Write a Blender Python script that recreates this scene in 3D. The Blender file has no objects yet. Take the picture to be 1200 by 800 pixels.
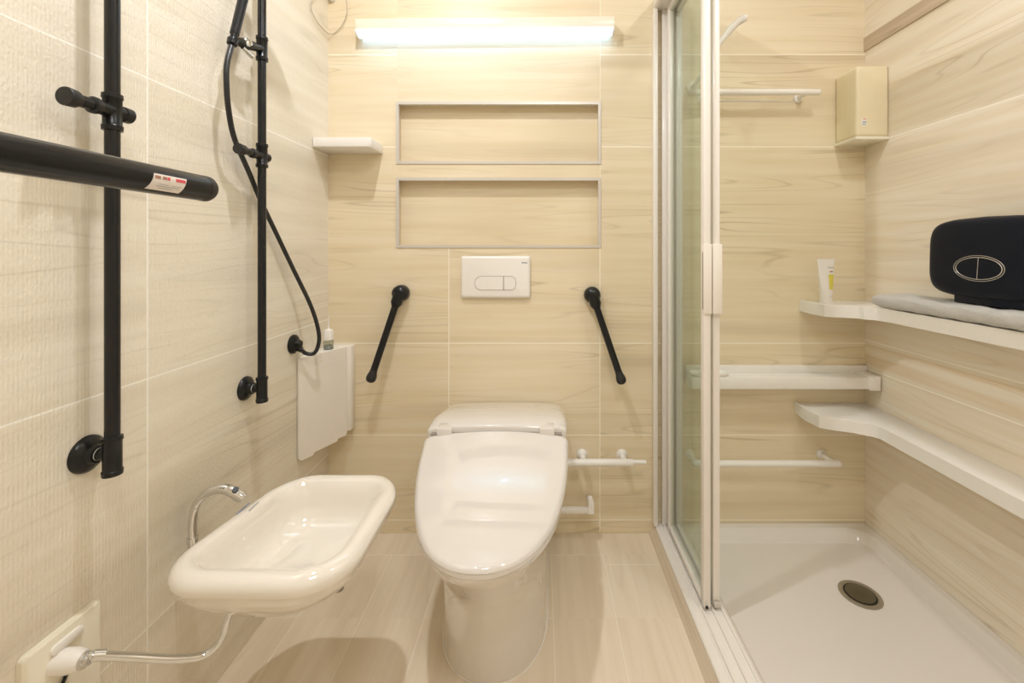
import bpy, bmesh, math, random
from mathutils import Vector, Matrix
random.seed(4)
S = bpy.context.scene
C = S.collection
PI = math.pi
F = 505.0          # focal length in pixels of the 1200 px wide frame
H = 1.057          # camera height

# ---------------------------------------------------------------- camera
cd = bpy.data.cameras.new('camera'); cam = bpy.data.objects.new('camera', cd); C.objects.link(cam)
cam.location = (0, 0, H); cam.rotation_euler = (PI/2, 0, 0)
cd.sensor_width = 36; cd.lens = F*36/1200; cd.shift_x = -34/1200; cd.shift_y = -108/1200; cd.clip_start = .02
S.camera = cam
# ---------------------------------------------------------------- world, exposure
w = bpy.data.worlds.new('world'); S.world = w; w.use_nodes = True
w.node_tree.nodes['Background'].inputs[0].default_value = (1, .93, .82, 1)
w.node_tree.nodes['Background'].inputs[1].default_value = .3
S.view_settings.view_transform = 'Standard'; S.view_settings.look = 'None'
S.view_settings.exposure = 0.31; S.view_settings.gamma = 1; S.view_settings.use_curve_mapping = False
S.cycles.diffuse_bounces = 7; S.cycles.max_bounces = 14; S.cycles.transparent_max_bounces = 16
S.cycles.caustics_reflective = False; S.cycles.caustics_refractive = False
LIGHTS = [  # name, location, radius, watts, colour
    ('near_toilet', (-.38, .80, 2.44), .026, 10.0, (.98, .98, 1)),
    ('near_entrance', (.15, -.25, 2.44), .20, 8.2, (.95, .98, 1)),
    ('shower_fill', (.85, .60, 2.44), .08, 5.0, (.97, .98, 1)),  # added fill lamp without a known fixture, brightens the shower side and right wall
]
LED_STRENGTH = 3.0; LED_COLOUR = (.38, .64, 1, 1)

# ---------------------------------------------------------------- materials
def mat(name, col, rough=.5, metal=0, coat=0, bump=None, var=None, spec=.5):
    m = bpy.data.materials.new(name); m.use_nodes = True
    nt = m.node_tree; b = nt.nodes['Principled BSDF']
    b.inputs['Base Color'].default_value = (*col, 1); b.inputs['Roughness'].default_value = rough
    b.inputs['Metallic'].default_value = metal; b.inputs['Coat Weight'].default_value = coat
    b.inputs['Coat Roughness'].default_value = .04
    b.inputs['Specular IOR Level'].default_value = spec
    tc = nt.nodes.new('ShaderNodeTexCoord'); nz = nt.nodes.new('ShaderNodeTexNoise')
    nt.links.new(tc.outputs['Object'], nz.inputs['Vector'])
    sc, am = bump or (60, .0)
    nz.inputs['Scale'].default_value = sc; nz.inputs['Detail'].default_value = 4
    v = var if var is not None else .03
    mx = nt.nodes.new('ShaderNodeMix'); mx.data_type = 'RGBA'
    mx.inputs[6].default_value = (*[c*(1-v) for c in col], 1); mx.inputs[7].default_value = (*[min(1, c*(1+v)) for c in col], 1)
    nt.links.new(nz.outputs['Fac'], mx.inputs[0]); nt.links.new(mx.outputs[2], b.inputs['Base Color'])
    if am:
        bp = nt.nodes.new('ShaderNodeBump'); bp.inputs['Strength'].default_value = am; bp.inputs['Distance'].default_value = .002
        nt.links.new(nz.outputs['Fac'], bp.inputs['Height']); nt.links.new(bp.outputs[0], b.inputs['Normal'])
    return m

def tile_mat(name, base, dark, light, ua, va, ju, jv, vein=1.0, rough=.45, ribs=0, joint=(.80, .72, .58), jw=.0017, seed=0, stretch=8.0, extra=None):
    """stone tile with veins that flow along axis ua; joints at world positions ju (along ua) and jv (along va)"""
    m = bpy.data.materials.new(name); m.use_nodes = True
    nt = m.node_tree; N = nt.nodes; L = nt.links; b = N['Principled BSDF']
    def mt(op, a, b_=None, clamp=False):
        n = N.new('ShaderNodeMath'); n.operation = op; n.use_clamp = clamp
        for i, x in enumerate((a, b_)):
            if x is None: continue
            if isinstance(x, (int, float)): n.inputs[i].default_value = x
            else: L.new(x, n.inputs[i])
        return n.outputs[0]
    def mixc(f, a, c):
        n = N.new('ShaderNodeMix'); n.data_type = 'RGBA'
        L.new(f, n.inputs[0]) if not isinstance(f, float) else None
        for i, x in ((6, a), (7, c)):
            if isinstance(x, tuple): n.inputs[i].default_value = (*x, 1)
            else: L.new(x, n.inputs[i])
        return n.outputs[2]
    geo = N.new('ShaderNodeNewGeometry'); sp = N.new('ShaderNodeSeparateXYZ'); L.new(geo.outputs['Position'], sp.inputs[0])
    u = sp.outputs[ua]; v = sp.outputs[va]
    off = None; jm = None
    for ax, js in ((u, ju), (v, jv)):
        for q, j in enumerate(js):
            if isinstance(j, tuple): j, lo, hi = j     # a joint only between lo and hi on the other axis
            else: lo = hi = None
            g = mt('MULTIPLY', mt('GREATER_THAN', ax, j), 0.0 if (lo is not None and q in (1, 3)) else 2.37 + q*.71)
            off = g if off is None else mt('ADD', off, g)
            d = mt('LESS_THAN', mt('ABSOLUTE', mt('SUBTRACT', ax, j)), jw)
            if lo is not None:
                o = v if ax is u else u
                d = mt('MULTIPLY', d, mt('MULTIPLY', mt('GREATER_THAN', o, lo), mt('LESS_THAN', o, hi)))
            jm = d if jm is None else mt('MAXIMUM', jm, d)
    cmb = N.new('ShaderNodeCombineXYZ'); L.new(mt('ADD', mt('MULTIPLY', u, .55), off if off else 0.0), cmb.inputs[0])
    L.new(mt('MULTIPLY', v, stretch), cmb.inputs[1]); cmb.inputs[2].default_value = seed
    n1 = N.new('ShaderNodeTexNoise'); n1.inputs['Scale'].default_value = 1.25; n1.inputs['Detail'].default_value = 1.2; n1.inputs['Distortion'].default_value = .05
    L.new(cmb.outputs[0], n1.inputs['Vector'])
    # contour lines of the stretched noise: the thin dark veins
    fr = mt('FRACT', mt('MULTIPLY', n1.outputs['Fac'], 13.0))
    line = mt('SUBTRACT', 1.0, mt('MULTIPLY', mt('ABSOLUTE', mt('SUBTRACT', fr, .5)), 9.0), True)
    n2 = N.new('ShaderNodeTexNoise'); n2.inputs['Scale'].default_value = 2.2; n2.inputs['Detail'].default_value = 2
    cm2 = N.new('ShaderNodeCombineXYZ'); L.new(mt('ADD', u, off if off else 0.0), cm2.inputs[0]); L.new(mt('MULTIPLY', v, 2.2), cm2.inputs[1]); cm2.inputs[2].default_value = seed+4
    L.new(cm2.outputs[0], n2.inputs['Vector'])
    gate = mt('MULTIPLY', mt('SUBTRACT', n2.outputs['Fac'], .42, True), 4.0, True)
    n3 = N.new('ShaderNodeTexNoise'); n3.inputs['Scale'].default_value = 3; n3.inputs['Detail'].default_value = 5
    cm3 = N.new('ShaderNodeCombineXYZ'); L.new(mt('ADD', mt('MULTIPLY', u, .6), off if off else 0.0), cm3.inputs[0]); L.new(mt('MULTIPLY', v, 11), cm3.inputs[1]); cm3.inputs[2].default_value = seed+9
    L.new(cm3.outputs[0], n3.inputs['Vector'])
    band = mt('MULTIPLY', mt('SUBTRACT', n3.outputs['Fac'], .35, True), 3.2, True)
    col = mixc(band, light, base)
    vm = mt('MULTIPLY', mt('MULTIPLY', line, gate), .58*vein)
    col = mixc(vm, col, dark)
    wide = mt('MULTIPLY', mt('SUBTRACT', n1.outputs['Fac'], .55, True), 1.5*vein, True)
    col = mixc(wide, col, dark)
    if extra:
        for lo, hi, ecol, am in extra:     # a long stripe of another colour in the stone
            t = mt('MULTIPLY', mt('MULTIPLY', mt('GREATER_THAN', v, lo), mt('LESS_THAN', v, hi)), mt('MULTIPLY', band, am))
            col = mixc(t, col, ecol)
    if jm is not None: col = mixc(jm, col, joint)
    L.new(col, b.inputs['Base Color'])
    b.inputs['Roughness'].default_value = rough
    h = n3.outputs['Fac']
    bp = N.new('ShaderNodeBump'); bp.inputs['Distance'].default_value = .0006; bp.inputs['Strength'].default_value = .25
    if ribs:
        nr = N.new('ShaderNodeTexNoise'); nr.inputs['Scale'].default_value = 1; nr.inputs['Detail'].default_value = 2
        cr = N.new('ShaderNodeCombineXYZ'); L.new(mt('MULTIPLY', u, 210), cr.inputs[0]); L.new(mt('MULTIPLY', v, 130), cr.inputs[1])
        L.new(cr.outputs[0], nr.inputs['Vector'])
        rw = mt('SINE', mt('MULTIPLY', u, 2*PI/.006))
        h = mt('ADD', nr.outputs['Fac'], mt('MULTIPLY', rw, .12))
        bp.inputs['Strength'].default_value = ribs; bp.inputs['Distance'].default_value = .0012
    L.new(h, bp.inputs['Height']); L.new(bp.outputs[0], b.inputs['Normal'])
    return m

def px_z(y): return H-(y-292)/315.0       # height on the back wall
def px_x(x): return (x-634)/315.0

BW = dict(base=(.74, .635, .445), dark=(.42, .33, .20), light=(.79, .70, .53))
M = {}
M['back'] = tile_mat('back_wall_tile', ua=0, va=2, ju=[(px_x(526), 0, px_z(289)), (px_x(526), px_z(120), 3), (px_x(703), 0, 3), (px_x(518), px_z(209), px_z(191))],
                     jv=[px_z(609), px_z(509.5), px_z(402), px_z(172), px_z(64)], seed=1.3, joint=(.93, .88, .76), jw=.0016, **BW)
M['niche'] = tile_mat('niche_tile', ua=0, va=2, ju=[], jv=[], seed=5.1, vein=.6, **BW)
M['left'] = tile_mat('left_wall_tile', base=(.77, .715, .60), dark=(.48, .42, .34), light=(.82, .775, .675), ua=1, va=2, ju=[.865, -.335],
                     jv=[H+.344, H-.26, H-.76, H+.95], seed=2.6, ribs=1.0, joint=(.95, .93, .87), vein=.8, stretch=8)
M['right'] = tile_mat('right_wall_tile', base=(.78, .69, .55), dark=(.50, .40, .29), light=(.84, .78, .67), ua=1, va=2, ju=[],
                      jv=[H+.386, H-.336, H-.441], seed=7.7, joint=(.95, .91, .83), vein=.8, stretch=8,
                      extra=[(H-.425, H-.35, (.66, .42, .20), .4)])
M['floor'] = tile_mat('floor_tile', base=(.72, .62, .49), dark=(.48, .39, .29), light=(.78, .69, .56), ua=1, va=0,
                      ju=[(1.491, -.8, .215), (1.445, .215, .5), (1.235, -.15, .035)],
                      jv=[(.215, -2, 1.491), (.035, -2, 1.491), (-.15, -2, 1.491), (-.335, -2, 1.491), (-.515, -2, 1.491), (-.70, -2, 1.491)],
                      seed=3.3, vein=.35, rough=.4, joint=(.84, .77, .66), jw=.0014, stretch=5)
M['trim_tile'] = tile_mat('dark_strip_tile', base=(.52, .42, .31), dark=(.36, .27, .19), light=(.66, .56, .43), ua=1, va=2, ju=[], jv=[], seed=2, stretch=9)
M['kerb'] = tile_mat('kerb_tile', base=(.62, .53, .41), dark=(.46, .37, .27), light=(.68, .59, .47), ua=1, va=2, ju=[], jv=[], seed=6)
M['ceiling'] = mat('ceiling_paint', (.86, .83, .78), .7, bump=(90, .1))
M['paint'] = mat('wall_paint', (.80, .73, .62), .7, bump=(90, .1))
M['ceramic'] = mat('white_ceramic', (.70, .675, .65), .09, coat=.5, var=.01)
M['seat'] = mat('white_seat_plastic', (.70, .675, .65), .07, coat=.4, var=.01)
M['bidet'] = mat('white_bidet_ceramic', (.80, .765, .70), .07, coat=.6, var=.01)
for k in ('seat', 'ceramic', 'bidet'):
    q = M[k].node_tree.nodes['Principled BSDF']; q.inputs['Coat Weight'].default_value = 1; q.inputs['Coat IOR'].default_value = 1.75; q.inputs['Coat Roughness'].default_value = .02
M['white'] = mat('white_plastic', (.84, .82, .79), .3, var=.02)
M['panel'] = mat('white_panel_plastic', (.84, .80, .74), .3, var=.01)
M['acrylic'] = mat('shower_tray_acrylic', (.74, .705, .67), .12, coat=.4, var=.01)
M['ivory'] = mat('ivory_plastic', (.78, .70, .50), .3, var=.02)
M['ivory_light'] = mat('ivory_side_plastic', (.82, .78, .66), .28, var=.02)
M['black'] = mat('black_nylon', (.008, .009, .010), .28, spec=.35, var=.2)
M['tube'] = mat('satin_black_coating', (.009, .010, .012), .24, spec=.4, var=.1, bump=(300, .05))
M['blackrub'] = mat('matt_black_rubber', (.014, .014, .014), .5, var=.2)
M['hose'] = mat('black_hose', (.014, .015, .017), .3, var=.2, bump=(400, .3))
M['chrome'] = mat('chrome', (.72, .73, .74), .08, metal=1, var=.02)
M['steel'] = mat('drain_metal', (.40, .37, .30), .3, metal=.7, var=.08)
M['drain'] = mat('bronze_drain_cover', (.15, .13, .085), .35, metal=.6, var=.08)
M['dark'] = mat('dark_gap', (.015, .013, .012), .6)
M['gap'] = mat('shadow_groove', (.30, .26, .23), .6)
M['alu'] = mat('brushed_profile', (.66, .63, .59), .35, metal=.35, var=.03)
M['door'] = mat('white_door_profile', (.82, .79, .75), .26, var=.02, coat=.2)
M['navy'] = mat('navy_black_case', (.004, .007, .016), .42, spec=.2, var=.15, bump=(500, .15))
M['silver'] = mat('silver_line', (.62, .60, .56), .3, metal=.6)
M['towel'] = mat('grey_terry', (.57, .565, .55), .95, bump=(420, 1.0), var=.18)
M['label'] = mat('white_label', (.85, .80, .78), .5)
M['red'] = mat('red_print', (.72, .10, .14), .5)
M['brown'] = mat('brown_print', (.40, .22, .16), .5)
M['grey'] = mat('grey_print', (.42, .42, .45), .5)
M['blue'] = mat('blue_print', (.22, .28, .50), .5)
M['yellow'] = mat('yellow_print', (.72, .65, .10), .5)
M['cord'] = mat('grey_cord', (.45, .40, .34), .6)
M['orange'] = mat('orange_mark', (.75, .25, .12), .5)
def glass(name, tint, rough=0.0):
    m = bpy.data.materials.new(name); m.use_nodes = True; nt = m.node_tree
    for n in list(nt.nodes):
        if n.type == 'BSDF_PRINCIPLED': nt.nodes.remove(n)
    out = [n for n in nt.nodes if n.type == 'OUTPUT_MATERIAL'][0]
    tr = nt.nodes.new('ShaderNodeBsdfTransparent'); tr.inputs[0].default_value = (*tint, 1)
    gl = nt.nodes.new('ShaderNodeBsdfGlossy'); gl.inputs['Roughness'].default_value = .02
    lw = nt.nodes.new('ShaderNodeLayerWeight'); lw.inputs[0].default_value = .5
    pw = nt.nodes.new('ShaderNodeMath'); pw.operation = 'POWER'; pw.inputs[1].default_value = 4.5; nt.links.new(lw.outputs['Facing'], pw.inputs[0])
    fr = nt.nodes.new('ShaderNodeMath'); fr.operation = 'MULTIPLY_ADD'; fr.inputs[1].default_value = .55; fr.inputs[2].default_value = .04; fr.use_clamp = True
    nt.links.new(pw.outputs[0], fr.inputs[0])
    mx = nt.nodes.new('ShaderNodeMixShader')
    nt.links.new(fr.outputs[0], mx.inputs[0]); nt.links.new(tr.outputs[0], mx.inputs[1]); nt.links.new(gl.outputs[0], mx.inputs[2])
    nt.links.new(mx.outputs[0], out.inputs[0]); return m
M['glass'] = glass('clear_glass', (.93, .96, .93))
M['clear'] = glass('clear_bottle_plastic', (.75, .78, .74))
def emis(name, col, st):
    m = bpy.data.materials.new(name); m.use_nodes = True; b = m.node_tree.nodes['Principled BSDF']
    b.inputs['Base Color'].default_value = (.8, .8, .8, 1)
    b.inputs['Emission Color'].default_value = col; b.inputs['Emission Strength'].default_value = st; return m
M['led'] = emis('led_diffuser', LED_COLOUR, LED_STRENGTH)
M['lamp'] = emis('downlight_diffuser', (1, .93, .84, 1), 4)

# ---------------------------------------------------------------- geometry helpers
def at(x, y, Y):
    """point at distance Y in front of the camera that shows at photo pixel x, y"""
    return Vector(((x-634)*Y/F, Y, H-(y-292)*Y/F))
def atX(x, y, X):
    Y = X*F/(x-634); return Vector((X, Y, H-(y-292)*Y/F))

class G:
    def __init__(s): s.bm = bmesh.new()
    def box(s, a, b, bev=0, seg=2):
        a, b = Vector(a), Vector(b); bm2 = bmesh.new(); bmesh.ops.create_cube(bm2, size=1)
        for v in bm2.verts: v.co = Vector([(a[i]+b[i])/2+v.co[i]*(b[i]-a[i]) for i in range(3)])
        if bev: bmesh.ops.bevel(bm2, geom=bm2.edges[:], offset=bev, segments=seg, profile=.5, affect='EDGES')
        return s._merge(bm2)
    def _merge(s, b2):
        me = bpy.data.meshes.new('t'); b2.to_mesh(me); b2.free(); s.bm.from_mesh(me); bpy.data.meshes.remove(me); return s
    def loft(s, rings, cap0=True, cap1=True, closed=True):
        bm = s.bm; R = [[bm.verts.new(p) for p in r] for r in rings]
        n = len(R[0])
        for a, b in zip(R, R[1:]):
            for i in range(n if closed else n-1):
                j = (i+1) % n
                bm.faces.new((a[i], a[j], b[j], b[i]))
        if cap0: bm.faces.new(list(reversed(R[0])))
        if cap1: bm.faces.new(R[-1])
        return s
    def tube(s, pts, r, seg=16, cap=True):
        pts = [Vector(p) for p in pts]; rs = r if isinstance(r, (list, tuple)) else [r]*len(pts)
        t = (pts[1]-pts[0]).normalized(); n = t.orthogonal().normalized(); rings = []
        for i, p in enumerate(pts):
            if i == 0: tt = pts[1]-pts[0]
            elif i == len(pts)-1: tt = pts[-1]-pts[-2]
            else: tt = (pts[i+1]-p).normalized()+(p-pts[i-1]).normalized()
            tt = tt.normalized() if tt.length > 1e-9 else t
            n = (n-tt*n.dot(tt)).normalized(); t = tt; bn = t.cross(n)
            rings.append([p+(n*math.cos(2*PI*k/seg)+bn*math.sin(2*PI*k/seg))*rs[i] for k in range(seg)])
        return s.loft(rings, cap, cap)
    def lathe(s, o, axis, prof, seg=32):
        """prof: (distance along axis, radius)"""
        o = Vector(o); ax = Vector(axis).normalized(); n = ax.orthogonal().normalized(); b = ax.cross(n)
        return s.loft([[o+ax*d+(n*math.cos(2*PI*k/seg)+b*math.sin(2*PI*k/seg))*max(r, 1e-5) for k in range(seg)] for d, r in prof])
    def sphere(s, c, r, sc=(1, 1, 1)):
        b2 = bmesh.new(); bmesh.ops.create_uvsphere(b2, u_segments=24, v_segments=14, radius=r)
        for v in b2.verts: v.co = Vector([c[i]+v.co[i]*sc[i] for i in range(3)])
        return s._merge(b2)
    def prism(s, poly, z0, z1, bev=0, seg=2):
        """poly in x,y, raised from z0 to z1"""
        b2 = bmesh.new(); n = len(poly)
        a = [b2.verts.new((p[0], p[1], z0)) for p in poly]; b = [b2.verts.new((p[0], p[1], z1)) for p in poly]
        b2.faces.new(list(reversed(a))); b2.faces.new(b)
        for i in range(n): b2.faces.new((a[i], a[(i+1) % n], b[(i+1) % n], b[i]))
        bmesh.ops.recalc_face_normals(b2, faces=b2.faces[:])
        if bev:
            es = [e for e in b2.edges if abs(e.verts[0].co.z-e.verts[1].co.z) < 1e-6 or e.calc_face_angle(0) > .6]
            bmesh.ops.bevel(b2, geom=es, offset=bev, segments=seg, profile=.5, affect='EDGES')
        return s._merge(b2)
    def done(s, name, m, parent=None, ang=40, origin=None):
        bmesh.ops.recalc_face_normals(s.bm, faces=s.bm.faces[:])
        me = bpy.data.meshes.new(name)
        o = Vector(parent.location) if parent else (Vector(origin) if origin else Vector((0, 0, 0)))
        if parent and parent.parent: o = o + Vector(parent.parent.location)
        if parent and parent.type != 'EMPTY' and parent.parent: o = Vector(parent.parent.location)
        for v in s.bm.verts: v.co -= o
        s.bm.to_mesh(me); s.bm.free()
        for p in me.polygons: p.use_smooth = True
        me.set_sharp_from_angle(angle=math.radians(ang))
        me.materials.append(m)
        ob = bpy.data.objects.new(name, me); C.objects.link(ob)
        if parent: ob.parent = parent
        else: ob.location = o
        return ob
def spline(pts, n=10):
    P = [Vector(p) for p in pts]; P = [P[0]*2-P[1]]+P+[P[-1]*2-P[-2]]; out = []
    for i in range(1, len(P)-2):
        for k in range(n):
            t = k/n; a, b, c, d = P[i-1:i+3]
            out.append(.5*((2*b)+(c-a)*t+(2*a-5*b+4*c-d)*t*t+(3*b-a-3*c+d)*t**3))
    out.append(P[-2]); return out
def rrect(cx, cy, hx, hy, r, n=8, z=0):
    out = []
    for sx, sy, a0 in ((1, 1, 0), (-1, 1, 90), (-1, -1, 180), (1, -1, 270)):
        for k in range(n+1):
            a = math.radians(a0+90*k/n); out.append(Vector((cx+sx*(hx-r)+r*math.cos(a), cy+sy*(hy-r)+r*math.sin(a), z)))
    return out
def thing(name, label, cat, loc, group=None):
    o = bpy.data.objects.new(name, None); C.objects.link(o); o.location = loc; o.empty_display_size = .05
    o['label'] = label; o['category'] = cat
    if group: o['group'] = group
    return o
def tag(o, label, cat, group=None):
    o['label'] = label; o['category'] = cat
    if group: o['group'] = group
    return o
def struct(o): o['kind'] = 'structure'; return o

XL, XR, YB, YR, ZC = -.79, 1.206, 1.603, -1.3, 2.45

# ---------------------------------------------------------------- room shell
T = .1
struct(G().box((XL-T, YR-T, -.1), (XR+T, YB+T+.05, 0)).done('floor', M['floor']))
struct(G().box((XL-T, YR-T, ZC), (XR+T, YB+T+.05, ZC+.1)).done('ceiling', M['ceiling']))
struct(G().box((XL-T, YR-T, 0), (XL, YB+T, ZC)).done('wall_left', M['left']))
struct(G().box((XR, YR-T, 0), (XR+T, YB+T, ZC)).done('wall_right', M['right']))
struct(G().box((XL, YR-T, 0), (XR, YR, ZC)).done('wall_front', M['paint']))
NX0, NX1 = px_x(465.5), px_x(703)
NZ = [(px_z(191), px_z(120.5)), (px_z(289), px_z(209.5))]
ND = .038
g = G(); zs = [0, NZ[1][0], NZ[1][1], NZ[0][0], NZ[0][1], ZC]; xs = [XL, NX0, NX1, XR]
for i in range(5):
    for j in range(3):
        hole = (j == 1 and i in (1, 3))
        g.box((xs[j], YB+(ND if hole else 0), zs[i]), (xs[j+1], YB+T, zs[i+1]))
bmesh.ops.remove_doubles(g.bm, verts=g.bm.verts[:], dist=1e-5)
wb = struct(g.done('wall_back', M['back'])); wb.data.materials.append(M['niche'])
for p in wb.data.polygons:
    if NX0-.001 <= p.center.x <= NX1+.001 and YB < p.center.y < YB+ND+.001 and p.center.z > 1.0: p.material_index = 1
# slim metal trims round the two recesses
for i, (z0, z1) in enumerate(NZ):
    g = G(); t = .0065; y0, y1 = YB-.003, YB+ND-.001
    g.box((NX0-.004, y0, z0-.004), (NX1+.004, YB+.012, z0+t)).box((NX0-.004, y0, z1-t), (NX1+.004, YB+.012, z1+.004))
    g.box((NX0-.004, y0, z0+t), (NX0+t, YB+.012, z1-t)).box((NX1-t, y0, z0+t), (NX1+.004, YB+.012, z1-t))
    struct(g.done('trim_%d' % (i+1), M['alu']))
g = G().box((XR-.006, YR, H+.735), (XR, YB, H+.785)); struct(g.done('trim_3', M['trim_tile']))
# tiled kerb under the sliding door
g = G(); g.loft([[(.400, y, .0), (.430, y, .0), (.430, y, .033), (.418, y, .033)] for y in (-.6, YB)]); struct(g.done('trim_4', M['kerb'], ang=20))

# ---------------------------------------------------------------- lamps in the ceiling
labels = {'near_toilet': 'small round recessed ceiling downlight above the bidet and toilet',
          'near_entrance': 'wide round ceiling lamp behind the camera',
          'shower_fill': 'unseen round fill lamp added above the shower tray'}
for nm, loc, r, wt, col in LIGHTS:
    t = thing('ceiling_lamp', labels[nm], 'lamp', (loc[0], loc[1], ZC))
    G().lathe((loc[0], loc[1], ZC-.012), (0, 0, 1), [(0, r+.018), (.004, r+.024), (.012, r+.024)], 40).done('trim_ring', M['white'], t)
    G().lathe((loc[0], loc[1], ZC-.014), (0, 0, 1), [(0, r), (.002, r)], 40).done('diffuser', M['lamp'], t)
    ld = bpy.data.lights.new('lamp_light', 'AREA'); ld.shape = 'DISK'; ld.size = 2*r; ld.energy = wt; ld.color = col
    lo = bpy.data.objects.new('lamp_light', ld); C.objects.link(lo); lo.parent = t; lo.location = (0, 0, -.017)

# ---------------------------------------------------------------- LED strip light over the niches
t = thing('strip_light', 'long white LED strip light glowing on the wall above the niches', 'light', (0, YB, H+.80))
lx0, lx1 = (417-634)*1.56/F, (720-634)*1.56/F
g = G().box((lx0, YB-.05, H+.797), (lx1, YB-.0005, H+.838), .003)
h1 = g.done('housing', M['ivory_light'], t)
g = G(); n = 10
prof = [(YB-.004, H+.7965)]+[(YB-.028-.026*math.cos(a), H+.7965-.032*math.sin(a)) for a in [PI*k/10 for k in range(11)]]
prof = [(YB-.028-.024*math.cos(PI*k/12), H+.7965-.017*math.sin(PI*k/12)) for k in range(13)]
g.loft([[(x, y, z) for y, z in prof] for x in (lx0+.004, lx1-.004)])
h2 = g.done('diffuser', M['led'], t)
for x in (lx0, lx1-.006):
    g = G().loft([[(xx, y*1.0, z) for y, z in [(YB-.028-.0255*math.cos(PI*k/12), H+.797-.0185*math.sin(PI*k/12)) for k in range(13)]] for xx in (x-.001, x+.005)])
    g.done('end_cap', M['white'], t)
t.rotation_euler = (0, math.radians(-.55), 0)

# thin cord hanging in the top left corner
t = thing('pull_cord', 'thin grey cord looping from a white knob in the upper left corner', 'cord', (XL+.02, YB, H+.96))
pts = [atX(372, -8, XL+.006), atX(364, 6, XL+.006), atX(372, 26, XL+.008), at(387, 40, YB-.012), at(399, 32, YB-.008), at(406, 17, YB-.008), at(406, 2, YB-.008), at(404, -14, YB-.008)]
G().tube(spline(pts, 8), .0014, 8).done('cord', M['cord'], t)
G().lathe(at(390, -1, YB)-Vector((0, 0, 0)), (0, -1, 0), [(0, .012), (.012, .012), (.02, .009), (.024, 0)], 20).done('knob', M['white'], t)

# ---------------------------------------------------------------- corner shelf, left
t = thing('corner_shelf', 'small white rectangular shelf in the upper left corner beside the niches', 'shelf', (XL, YB, 1.41))
G().box((XL+.0005, 1.489, H+.354), (-.588, YB-.0005, H+.387), .003).done('board', M['white'], t)
G().box((XL+.004, 1.486, H+.3545), (-.592, 1.4895, H+.3865), .0012).done('front_edge', M['white'], t)

# ---------------------------------------------------------------- flush plate
t = thing('flush_plate', 'white rectangular dual flush plate on the back wall above the toilet', 'flush plate', (px_x(581), YB, px_z(324)))
x0, x1, z0, z1 = px_x(541), px_x(621.5), px_z(348.5), px_z(300)
g = G(); ys = [(YB-.0005, 0), (YB-.010, 0), (YB-.0145, .003), (YB-.016, .009)]
g.loft([[(p.x, y, p.y) for p in rrect((x0+x1)/2, (z0+z1)/2, (x1-x0)/2-i, (z1-z0)/2-i, .006, 4)] for y, i in ys]); g.done('plate', M['white'], t)
bx0, bx1, bz0, bz1, bd = px_x(557), px_x(605), px_z(339.5), px_z(323), px_x(590.6)
def stad(xa, xb, ra, rb, y0, y1, nm, m, ins=0):
    zc = (bz0+bz1)/2; hh = (bz1-bz0)/2-ins; P = []
    for (cx, r, a0) in ((xb-ins, rb, 0), (xa+ins, ra, 90), (xa+ins, ra, 180), (xb-ins, rb, 270)):
        r = min(r, hh); sx = -1 if a0 in (0, 270) else 1; sz = -1 if a0 in (0, 90) else 1
        for k in range(9):
            a = math.radians(a0+90*k/8); P.append((cx+sx*r+r*math.cos(a), zc-sz*(r-hh)*-1*(-1 if True else 1)+r*math.sin(a)) if False else (cx+sx*r+r*math.cos(a), zc+(1 if a0 in (0, 90) else -1)*(hh-r)+r*math.sin(a)))
    G().loft([[(a, y, b) for a, b in P] for y in (y0, y1)]).done(nm, m, t)
stad(bx0, bx1, .025, .02, YB-.012, YB-.0164, 'button_groove', M['gap'])
stad(bx0, bd, .024, .002, YB-.012, YB-.0178, 'full_flush_button', M['white'], .0016)
stad(bd, bx1, .002, .018, YB-.012, YB-.0178, 'half_flush_button', M['white'], .0016)
G().box((px_x(611.5), YB-.0166, px_z(308.4)), (px_x(618), YB-.0158, px_z(306.8))).done('logo', M['grey'], t)

# ---------------------------------------------------------------- hinged black grab bars beside the flush plate
def grab_bar(hx, hy, tx, ty, label):
    a = at(hx, hy, YB); b = at(tx, ty, 1.53)
    t = thing('grab_bar', label, 'grab bar', a, 'black grab bars each side of the flush plate')
    G().lathe(a, (0, -1, 0), [(0, .030), (.012, .031), (.028, .029), (.038, .022), (.043, .010), (.044, 0)]).done('wall_mount', M['black'], t)
    s = a+Vector((0, -.028, 0)); d = (b-s).normalized()
    G().tube([s, s+d*.036, s+d*.040, s+d*.05], [.021, .0205, .018, .0135], 24).done('socket', M['black'], t)
    G().tube([s+d*.03, b-d*.02], .0122, 24).done('bar', M['black'], t)
    G().lathe(b-d*.03, d, [(0, .0125), (.010, .0135), (.018, .0165), (.027, .0178), (.036, .0168), (.042, .0125), (.0450, .006), (.0455, 0)]).done('end_cap', M['blackrub'], t)
grab_bar(471, 343, 435, 443, 'black angled grab bar on the back wall left of the flush plate')
grab_bar(693.5, 345, 728, 445, 'black angled grab bar on the back wall right of the flush plate')

# ---------------------------------------------------------------- white rails
def disc_mount(p, nm, t, r=.020):
    G().lathe(p, (0, -1, 0), [(0, r), (.006, r), (.010, r*.8), (.012, r*.62), (.05, r*.5)], 28).done(nm, M['white'], t)
t = thing('towel_rail', 'short white rail on the back wall right of the toilet', 'rail', (.2, YB, H-.762))
for x in (682, 728.5):
    p = at(x, 532, YB); disc_mount(p, 'bracket', t)
    G().sphere(p+Vector((0, -.008, .010)), .0035).done('screw_head', M['steel'], t)
zb = H-.762; yb = 1.54
G().tube([(0.080, yb, zb), ((741.5-634)*yb/F, yb, zb)], .0125, 20).done('rail', M['white'], t)
G().tube([((741.5-634)*yb/F-.001, yb, zb+.002), ((757-634)*yb/F, yb, zb+.002)], .0075, 20).done('inner_rod', M['white'], t)

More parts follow.
